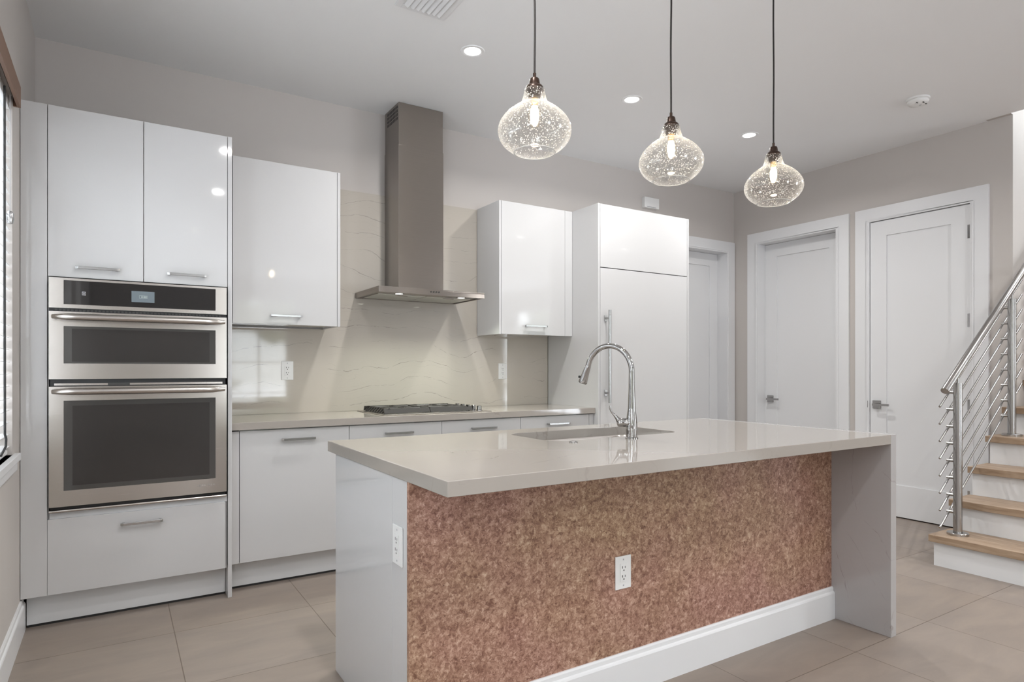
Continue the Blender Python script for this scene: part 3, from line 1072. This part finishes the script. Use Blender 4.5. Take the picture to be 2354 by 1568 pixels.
outlet((.946, 4.262, 1.197), '-y', 'white outlet on the stone backsplash beside the ovens')
outlet((2.585, 4.262, 1.190), '-y', 'white outlet on the stone backsplash beside the refrigerator surround')
outlet((1.600, 1.7745, .452), '-y', 'white outlet on the cork front of the island')
outlet((.7465, 1.856, .660), '-x', 'white outlet on the glossy white end of the island')
bx_ = thing('control_box', (4.19, YB, 2.73), 'small white box on the wall above the refrigerator', 'alarm box')
B(4.095, 4.277, 4.242, YB, 2.688, 2.785).build('box_cover', M['plastic'], bx_, .003)
B(4.125, 4.235, 4.240, 4.2425, 2.694, 2.700).build('grille', M['mark'], bx_)

# ------------------------------------------------------------------ island
IX0, IX1, IY0, IY1, IZ, IT = .739, 2.994, 1.497, 2.606, .913, .043
isl = thing('kitchen_island', (1.85, 2.15, 0), 'kitchen island base with cork front and glossy white end', 'island')
m = B(.769, 2.947, 1.795, 2.49, .10, .640)
m.box(.769, 1.40, 1.795, 2.49, .640, .868); m.box(2.35, 2.947, 1.795, 2.49, .640, .868)
m.box(1.40, 2.35, 1.795, 1.99, .640, .868)
m.build('carcass', M['gloss'], isl)
B(.747, .768, 1.911, 2.522, 0, .8695).build('end_panel', M['gloss'], isl, .001)
B(.747, .768, 1.7905, 1.909, 0, .8695).build('end_filler', M['gloss'], isl, .001)
B(.7475, 2.948, 1.775, 1.790, 0, .8695).build('cork_panel', M['cork'], isl)
MB().prism([(1.775 - p, z) for p, z in base_profile(.153, .018)], 'x', .748, 2.948).build('baseboard', M['trim'], isl)
for i in range(4):
    a = .770 + i * .5445
    dr = B(a + .0015, a + .543, 2.492, 2.512, .16, .866).build('door', M['gloss'], isl, .0012)
    h_ = MB().box(a + .18, a + .36, 2.536, 2.546, .810, .823).box(a + .19, a + .2, 2.512, 2.537, .811, .822).box(a + .34, a + .35, 2.512, 2.537, .811, .822)
    h_.build('handle', M['nickel'], dr)
B(.769, 2.947, 2.43, 2.45, 0, .10).build('toe_kick', M['kick'], isl)


def rrect(x0, x1, y0, y1, r, n=8):
    pts = []
    for cx, cy, a0 in ((x1 - r, y1 - r, 0), (x0 + r, y1 - r, 90), (x0 + r, y0 + r, 180), (x1 - r, y0 + r, 270)):
        for k in range(n + 1):
            a = R(a0 + 90 * k / n)
            pts.append((cx + r * math.cos(a), cy + r * math.sin(a)))
    return pts


SX0, SX1, SY0, SY1, SR = 1.505, 2.245, 2.085, 2.455, .075
tp = thing('island_worktop', (1.85, 2.05, .87), 'thick pale stone island top with a waterfall end', 'worktop')


def slab_hole(name, mat, parent):
    bm = bmesh.new()
    off = parent.location
    loops = [[(IX0, IY0), (IX1 - .0455, IY0), (IX1 - .0455, IY1), (IX0, IY1)], rrect(SX0, SX1, SY0, SY1, SR)]
    es = []
    for lp in loops:
        vs = [bm.verts.new((x - off.x, y - off.y, IZ - off.z)) for x, y in lp]
        es += [bm.edges.new((vs[i], vs[(i + 1) % len(vs)])) for i in range(len(vs))]
    bmesh.ops.triangle_fill(bm, use_beauty=True, edges=es)
    r = bmesh.ops.extrude_face_region(bm, geom=bm.faces[:])
    for g in r['geom']:
        if isinstance(g, bmesh.types.BMVert):
            g.co.z -= IT
    bmesh.ops.recalc_face_normals(bm, faces=bm.faces)
    me = bpy.data.meshes.new(name)
    bm.to_mesh(me); bm.free()
    me.materials.append(mat)
    o = bpy.data.objects.new(name, me)
    COL.objects.link(o)
    o.parent = parent
    bv = o.modifiers.new('edge', 'BEVEL'); bv.width = .0018; bv.segments = 2; bv.limit_method = 'ANGLE'; bv.angle_limit = R(50)
    return o


slab_hole('top_slab', M['top'], tp)
B(IX1 - .0450, IX1, IY0, IY1, 0, IZ).build('waterfall_end', M['slab'], tp, .0018)

# sink -----------------------------------------------------------------
sk = thing('sink', ((SX0 + SX1) / 2, (SY0 + SY1) / 2, .66), 'undermount stainless steel sink in the island top', 'sink')
rings = []
for inset, z, rr in ((-.012, IZ - IT, SR + .012), (.0, IZ - IT, SR), (.004, IZ - IT - .01, SR), (.008, .70, SR), (.030, .672, SR - .02), (.10, .664, .04)):
    rings.append([(x, y, z) for x, y in rrect(SX0 + inset, SX1 - inset, SY0 + inset, SY1 - inset, max(rr, .02))])
m = MB()
n = len(rings[0])
m.add([p for r_ in rings for p in r_], [(i * n + k, i * n + (k + 1) % n, (i + 1) * n + (k + 1) % n, (i + 1) * n + k) for i in range(len(rings) - 1) for k in range(n)] + [tuple(range((len(rings) - 1) * n, len(rings) * n))])
m.build('basin', M['steel_h'], sk, smooth=True)
MB().lathe([(0, .668), (.02, .667), (.043, .669), (.046, .666), (.046, .660)], ((SX0 + SX1) / 2, 2.30, 0), 28).build('drain', M['chrome'], sk, smooth=True)

# faucet ------------------------------------------------------------------
FX, FY = 1.866, 2.012
fa = thing('faucet', (FX, FY, IZ), 'chrome pull down gooseneck faucet beside the island sink', 'faucet')
MB().lathe([(.0, IZ), (.0275, IZ), (.0275, IZ + .004), (.0238, IZ + .006), (.0245, IZ + .04), (.0235, IZ + .075), (.0195, IZ + .105), (.0165, IZ + .125), (.0163, IZ + .128), (.0150, IZ + .17), (.0132, IZ + .22), (.0125, IZ + .27), (.0122, IZ + .285)], (FX, FY, 0), 36).build('body', M['chrome'], fa, smooth=True)
dv = Vector((-.30, .954, 0)).normalized()
pts = []
for k in range(25):
    a = math.pi * .93 * k / 24
    s_ = .112 - .112 * math.cos(a)
    z_ = 1.198 + .112 * math.sin(a)
    pts.append((FX + dv.x * s_, FY + dv.y * s_, z_))
MB().tube(pts, [.0122] * 25, 24).build('spout', M['chrome'], fa, smooth=True)
p0 = Vector(pts[-1]); tdir = ((Vector(pts[-1]) - Vector(pts[-2])).normalized() + Vector((dv.x, dv.y, 0)) * .10).normalized()
hp = [p0 - tdir * .002, p0 + tdir * .004, p0 + tdir * .036, p0 + tdir * .068, p0 + tdir * .080, p0 + tdir * .083]
hd2 = MB().tube(hp, [.0126, .0138, .0160, .0192, .0205, .0190], 24).build('spray_head', M['chrome'], fa, smooth=True)
q = hp[3]
MB().tube([tuple(q + Vector((-.010, .014, .014))), tuple(q + Vector((-.0125, .0195, .0145)))], .0055, 12).build('spray_button', M['rubber'], hd2, smooth=True)
lv = Vector((-.847, .531, 0))
c0 = Vector((FX, FY, IZ + .067))
m = MB().tube([tuple(c0 + lv * .010), tuple(c0 + lv * .026), tuple(c0 + lv * .028), tuple(c0 + lv * .030), tuple(c0 + lv * .052), tuple(c0 + lv * .060), tuple(c0 + lv * .063)], [.0195, .0195, .0182, .0195, .0190, .0160, .006], 24)
hub = m.build('valve_hub', M['chrome'], fa, smooth=True)
lp = [c0 + lv * .052 + Vector((0, 0, .004)), c0 + lv * .062 + Vector((0, 0, .018)), c0 + lv * .074 + Vector((0, 0, .032)), c0 + lv * .086 + Vector((0, 0, .046)), c0 + lv * .093 + Vector((0, 0, .060)), c0 + lv * .092 + Vector((0, 0, .072))]
MB().tube([tuple(p) for p in lp], [.013, .0085, .0055, .0045, .0045, .0040], 16).build('lever', M['chrome'], hub, smooth=True)
ab = thing('disposal_button', (1.560, 2.022, IZ), 'small round chrome push button set in the island top before the sink', 'button')
MB().lathe([(.010, IZ), (.0175, IZ), (.0175, IZ + .003), (.0155, IZ + .0045), (.0115, IZ + .004), (.010, IZ + .002)], (1.560, 2.022, 0), 28, closed=True).build('ring', M['chrome'], ab, smooth=True)
MB().lathe([(0, IZ + .003), (.0085, IZ + .003), (.0095, IZ + .0015), (.0095, IZ)], (1.560, 2.022, 0), 24).build('push_cap', M['plastic'], ab, smooth=True)

# ------------------------------------------------------------------ pendant lights
PY = 1.78
pz = [(.6785, 2.213, 'nearest of the three seeded glass pendants, over the island end by the ovens'),
      (1.0445, 2.219, 'middle one of the three seeded glass pendant lamps over the island'),
      (1.4075, 2.222, 'seeded glass pendant lamp over the waterfall end of the island')]


def pendant(x, ztop, label, wob):
    Z = ztop - 2.217
    r = thing('pendant_lamp', (x, PY, CEIL), label, 'pendant lamp', 'seeded glass pendant lamps above the island')
    pts = []
    for k in range(17):
        t = k / 16
        w = .0035 * math.sin(t * 9 + wob) * math.sin(math.pi * t)
        pts.append((x + w, PY + w * .4, ztop - .004 + (CEIL - .02 - ztop + .004) * t))
    MB().tube(pts, .0036, 10).build('cord', M['cord'], r, smooth=True)
    MB().lathe([(0, CEIL), (.06, CEIL), (.06, CEIL - .012), (.05, CEIL - .022), (.01, CEIL - .026), (0, CEIL - .026)], (x, PY, 0), 32).build('ceiling_rose', M['bronze'], r, smooth=True)
    prof = [(0, 2.219), (.0055, 2.219), (.0055, 2.204), (.008, 2.203), (.0145, 2.201), (.0165, 2.197), (.0185, 2.184), (.019, 2.180), (.026, 2.176), (.030, 2.171), (.0315, 2.165), (.0315, 2.161), (.028, 2.160), (.024, 2.158), (.0215, 2.150), (.021, 2.134), (.015, 2.133), (0, 2.133)]
    MB().lathe([(a, b + Z) for a, b in prof], (x, PY, 0), 32).build('socket_cap', M['bronze'], r, smooth=True)
    outer = [(.0285, 2.1655), (.0335, 2.163), (.0355, 2.155), (.0385, 2.140), (.043, 2.125), (.0485, 2.1135), (.0585, 2.108), (.072, 2.099), (.089, 2.086), (.105, 2.070), (.117, 2.053), (.1235, 2.037), (.1255, 2.022), (.1235, 2.007), (.117, 1.992), (.107, 1.978), (.094, 1.966), (.080, 1.956), (.071, 1.950)]
    # smooth the outline
    fine = []
    for i in range(len(outer) - 1):
        a0 = outer[max(i - 1, 0)]; a1 = outer[i]; a2 = outer[i + 1]; a3 = outer[min(i + 2, len(outer) - 1)]
        for t in (0, .5):
            fine.append(tuple(.5 * (2 * a1[j] + (a2[j] - a0[j]) * t + (2 * a0[j] - 5 * a1[j] + 4 * a2[j] - a3[j]) * t * t + (3 * a1[j] - a0[j] - 3 * a2[j] + a3[j]) * t ** 3) for j in (0, 1)))
    fine.append(outer[-1])
    inner = [(a - .0022, b) for a, b in reversed(fine)]
    gl = MB().lathe([(a, b + Z) for a, b in fine + inner], (x, PY, 0), 64, closed=True).build('glass_shade', M['glass'], r, smooth=True)
    rim = [(x + .0702 * math.cos(2 * math.pi * k / 64), PY + .0702 * math.sin(2 * math.pi * k / 64), 1.950 + Z) for k in range(65)]
    MB().tube(rim, .0019, 10).build('rim', M['rim'], gl, smooth=True)
    MB().lathe([(0, 2.133 + Z), (.013, 2.133 + Z), (.013, 2.118 + Z), (.012, 2.116 + Z), (0, 2.116 + Z)], (x, PY, 0), 20).build('bulb_base', M['brass'], r, smooth=True)
    bp = [(.0125, 2.1165), (.015, 2.108), (.021, 2.095), (.0235, 2.080), (.0235, 2.060), (.020, 2.045), (.012, 2.037), (.0, 2.035)]
    bu = MB().lathe([(a, b + Z) for a, b in bp], (x, PY, 0), 28).build('bulb', M['bulbglass'], r, smooth=True)
    MB().lathe([(0, 2.110 + Z), (.009, 2.107 + Z), (.0145, 2.09 + Z), (.0145, 2.066 + Z), (.009, 2.058 + Z), (0, 2.056 + Z)], (x, PY, 0), 16).build('filament', M['filament'], bu, smooth=True)
    add_light('pendant_light', 'POINT', (0, 0, 2.08 + Z - CEIL), 3.2, (1.0, .86, .70), r, shadow_soft_size=.012)
    return r


for i, (k, zt, lab) in enumerate(pz):
    pendant(k * PY, zt, lab, i * 2.1)

# ------------------------------------------------------------------ ceiling fittings
names = ['round recessed ceiling downlight nearest the range hood', 'round recessed ceiling downlight, middle of the row before the back wall',
         'round recessed ceiling downlight nearest the corner doors', 'recessed downlight by the kitchen window blind', 'recessed downlight over the near end of the kitchen', 'recessed downlight over the living area by the left windows',
         'recessed downlight before the island', 'recessed downlight over the middle of the living area', 'recessed downlight beyond the stairs', 'recessed downlight by the rear glazed doors', 'unseen downlight added by the staircase to brighten the right wall']
dl = None
for i, (x, y) in enumerate(CANS):
    if dl is None:
        dl = thing('ceiling_downlight', (x, y, CEIL), names[0], 'downlight', 'recessed ceiling downlights')
        MB().lathe([(.046, CEIL - .001), (.050, CEIL - .004), (.066, CEIL - .004), (.069, CEIL), (.046, CEIL)], (x, y, 0), 40, closed=True).build('trim_ring', M['ceiling'], dl, smooth=True)
        MB().lathe([(0, CEIL - .0015), (.047, CEIL - .0015), (.047, CEIL - .0005), (0, CEIL - .0005)], (x, y, 0), 40).build('lens', M['can'], dl)
        add_light('downlight_light', 'AREA', (0, 0, -.006), CAN_W, CAN_COL, dl, shape='DISK', size=.09, spread=R(155))
        r = dl
    else:
        r = copy_tree(dl)
        r.location = (x, y, CEIL)
    r['label'] = names[i]

vt = thing('ceiling_vent', (1.30, 2.77, CEIL), 'white slatted air vent in the ceiling', 'air vent')
vx0, vx1, vy0, vy1 = 1.168, 1.434, 2.56, 2.95
m = MB()
m.box(vx0, vx0 + .03, vy0, vy1, CEIL - .006, CEIL); m.box(vx1 - .03, vx1, vy0, vy1, CEIL - .006, CEIL)
m.box(vx0 + .03, vx1 - .03, vy0, vy0 + .03, CEIL - .006, CEIL); m.box(vx0 + .03, vx1 - .03, vy1 - .03, vy1, CEIL - .006, CEIL)
m.build('frame', M['trim'], vt, .001)
B(vx0 + .03, vx1 - .03, vy0 + .03, vy1 - .03, CEIL - .002, CEIL).build('duct', M['kick'], vt)
for k in range(7):
    x = vx0 + .036 + k * .0285
    MB().prism([(x, CEIL - .004), (x + .020, CEIL - .016), (x + .023, CEIL - .015), (x + .004, CEIL - .002)], 'y', vy0 + .03, vy1 - .03).build('slat', M['trim'], vt)
sd = thing('smoke_detector', (4.535, 2.13, CEIL), 'round white smoke detector on the ceiling', 'smoke detector')
MB().lathe([(0, CEIL), (.070, CEIL), (.070, CEIL - .010), (.066, CEIL - .012), (.060, CEIL - .0125)], (4.535, 2.13, 0), 44).build('base_ring', M['plastic'], sd, smooth=True)
MB().lathe([(.061, CEIL - .0125), (.064, CEIL - .018), (.063, CEIL - .026), (.052, CEIL - .037), (.03, CEIL - .041), (0, CEIL - .042)], (4.535, 2.13, 0), 44).build('cover', M['plastic'], sd, smooth=True)
for a in (200, 250, 300):
    px_, py_ = 4.535 + .045 * math.cos(R(a)), 2.13 + .045 * math.sin(R(a))
    B(px_ - .008, px_ + .008, py_ - .003, py_ + .003, CEIL - .0415, CEIL - .037).build('sensor_slot', M['plasticdark'], sd)
MB().lathe([(0, CEIL - .043), (.007, CEIL - .043), (.009, CEIL - .041)], (4.545, 2.12, 0), 16).build('test_button', M['mark'], sd, smooth=True)

# ------------------------------------------------------------------ staircase
st = thing('staircase', (4.24, 1.4, 0), 'straight staircase with oak treads and white risers', 'staircase')
RUN, RISE, TX = .2595, .1875, 4.240
NST = 13
for k in range(NST):
    x = TX + k * RUN
    z = .19 + k * RISE
    ly = 1.932 if x + RUN < XR + .1 and k < 4 else 1.897
    if k == 4:
        t = B(x, XR - .002, .90, 1.932, z - .042, z)
        t.box(XR - .002, x + RUN + .03, .90, 1.897, z - .042, z)
    else:
        t = B(x, x + RUN + .03, .90, ly, z - .042, z)
    t.build('tread', M['wood'], st, .002)
    B(x + .030, x + .048, .90, ly - .018, z - RISE + (.0 if k else -.0025), z - .042).build('riser', M['trim'], st)
# carriage under the flight
poly = [(TX + .048, 0)]
for k in range(NST):
    poly += [(TX + .048 + k * RUN, .148 + k * RISE), (TX + .048 + (k + 1) * RUN, .148 + k * RISE)]
poly += [(TX + .048 + NST * RUN, .148 + (NST - 1) * RISE - .35), (TX + 1.0, 0)]
MB().prism(poly, 'y', .92, 1.890).build('carriage', M['trim'], st)

RL = thing('stair_railing', (4.40, 1.83, .19), 'brushed steel stair railing with tubular handrail and round bars', 'railing')
PYR, RYR = 1.83, 1.878
SL = RISE / RUN
def hz(x):
    return 1.075 + (x - 4.215) * SL
for i in range(NST // 3):
    x = 4.382 + i * 3 * RUN
    zb = .19 + i * 3 * RISE
    p = MB().tube([(x, PYR, zb), (x, PYR, hz(x) - .075)], .0245, 28).build('post', M['steel_r'], RL, smooth=True)
    MB().lathe([(0, zb), (.058, zb), (.058, zb + .012), (.055, zb + .015), (.026, zb + .015)], (x, PYR, 0), 36).build('base_flange', M['steel_r'], p, smooth=True)
    MB().tube([(x, PYR, hz(x) - .076), (x, PYR, hz(x) - .02)], .007, 12).build('rail_pin', M['steel_r'], p, smooth=True)
    for k in range(8):
        z = .2385 + k * .1055 + (x - 4.262) * SL
        MB().tube([(x, PYR, z), (x, RYR + .012, z)], .0095, 12).build('bar_holder', M['steel_r'], p, smooth=True)
xe = 4.215 + 2.9
MB().tube([(4.215, PYR, hz(4.215)), (xe, PYR, hz(xe))], .0225, 28).build('handrail', M['steel_r'], RL, .0015, smooth=True)
for k in range(8):
    z0 = .2385 + k * .1055
    for a, b_ in ((4.262, 5.46), (5.52, 7.0)):
        MB().tube([(a, RYR, z0 + (a - 4.262) * SL), (b_, RYR, z0 + (b_ - 4.262) * SL)], .0065, 12).build('bar', M['steel_r'], RL, smooth=True)
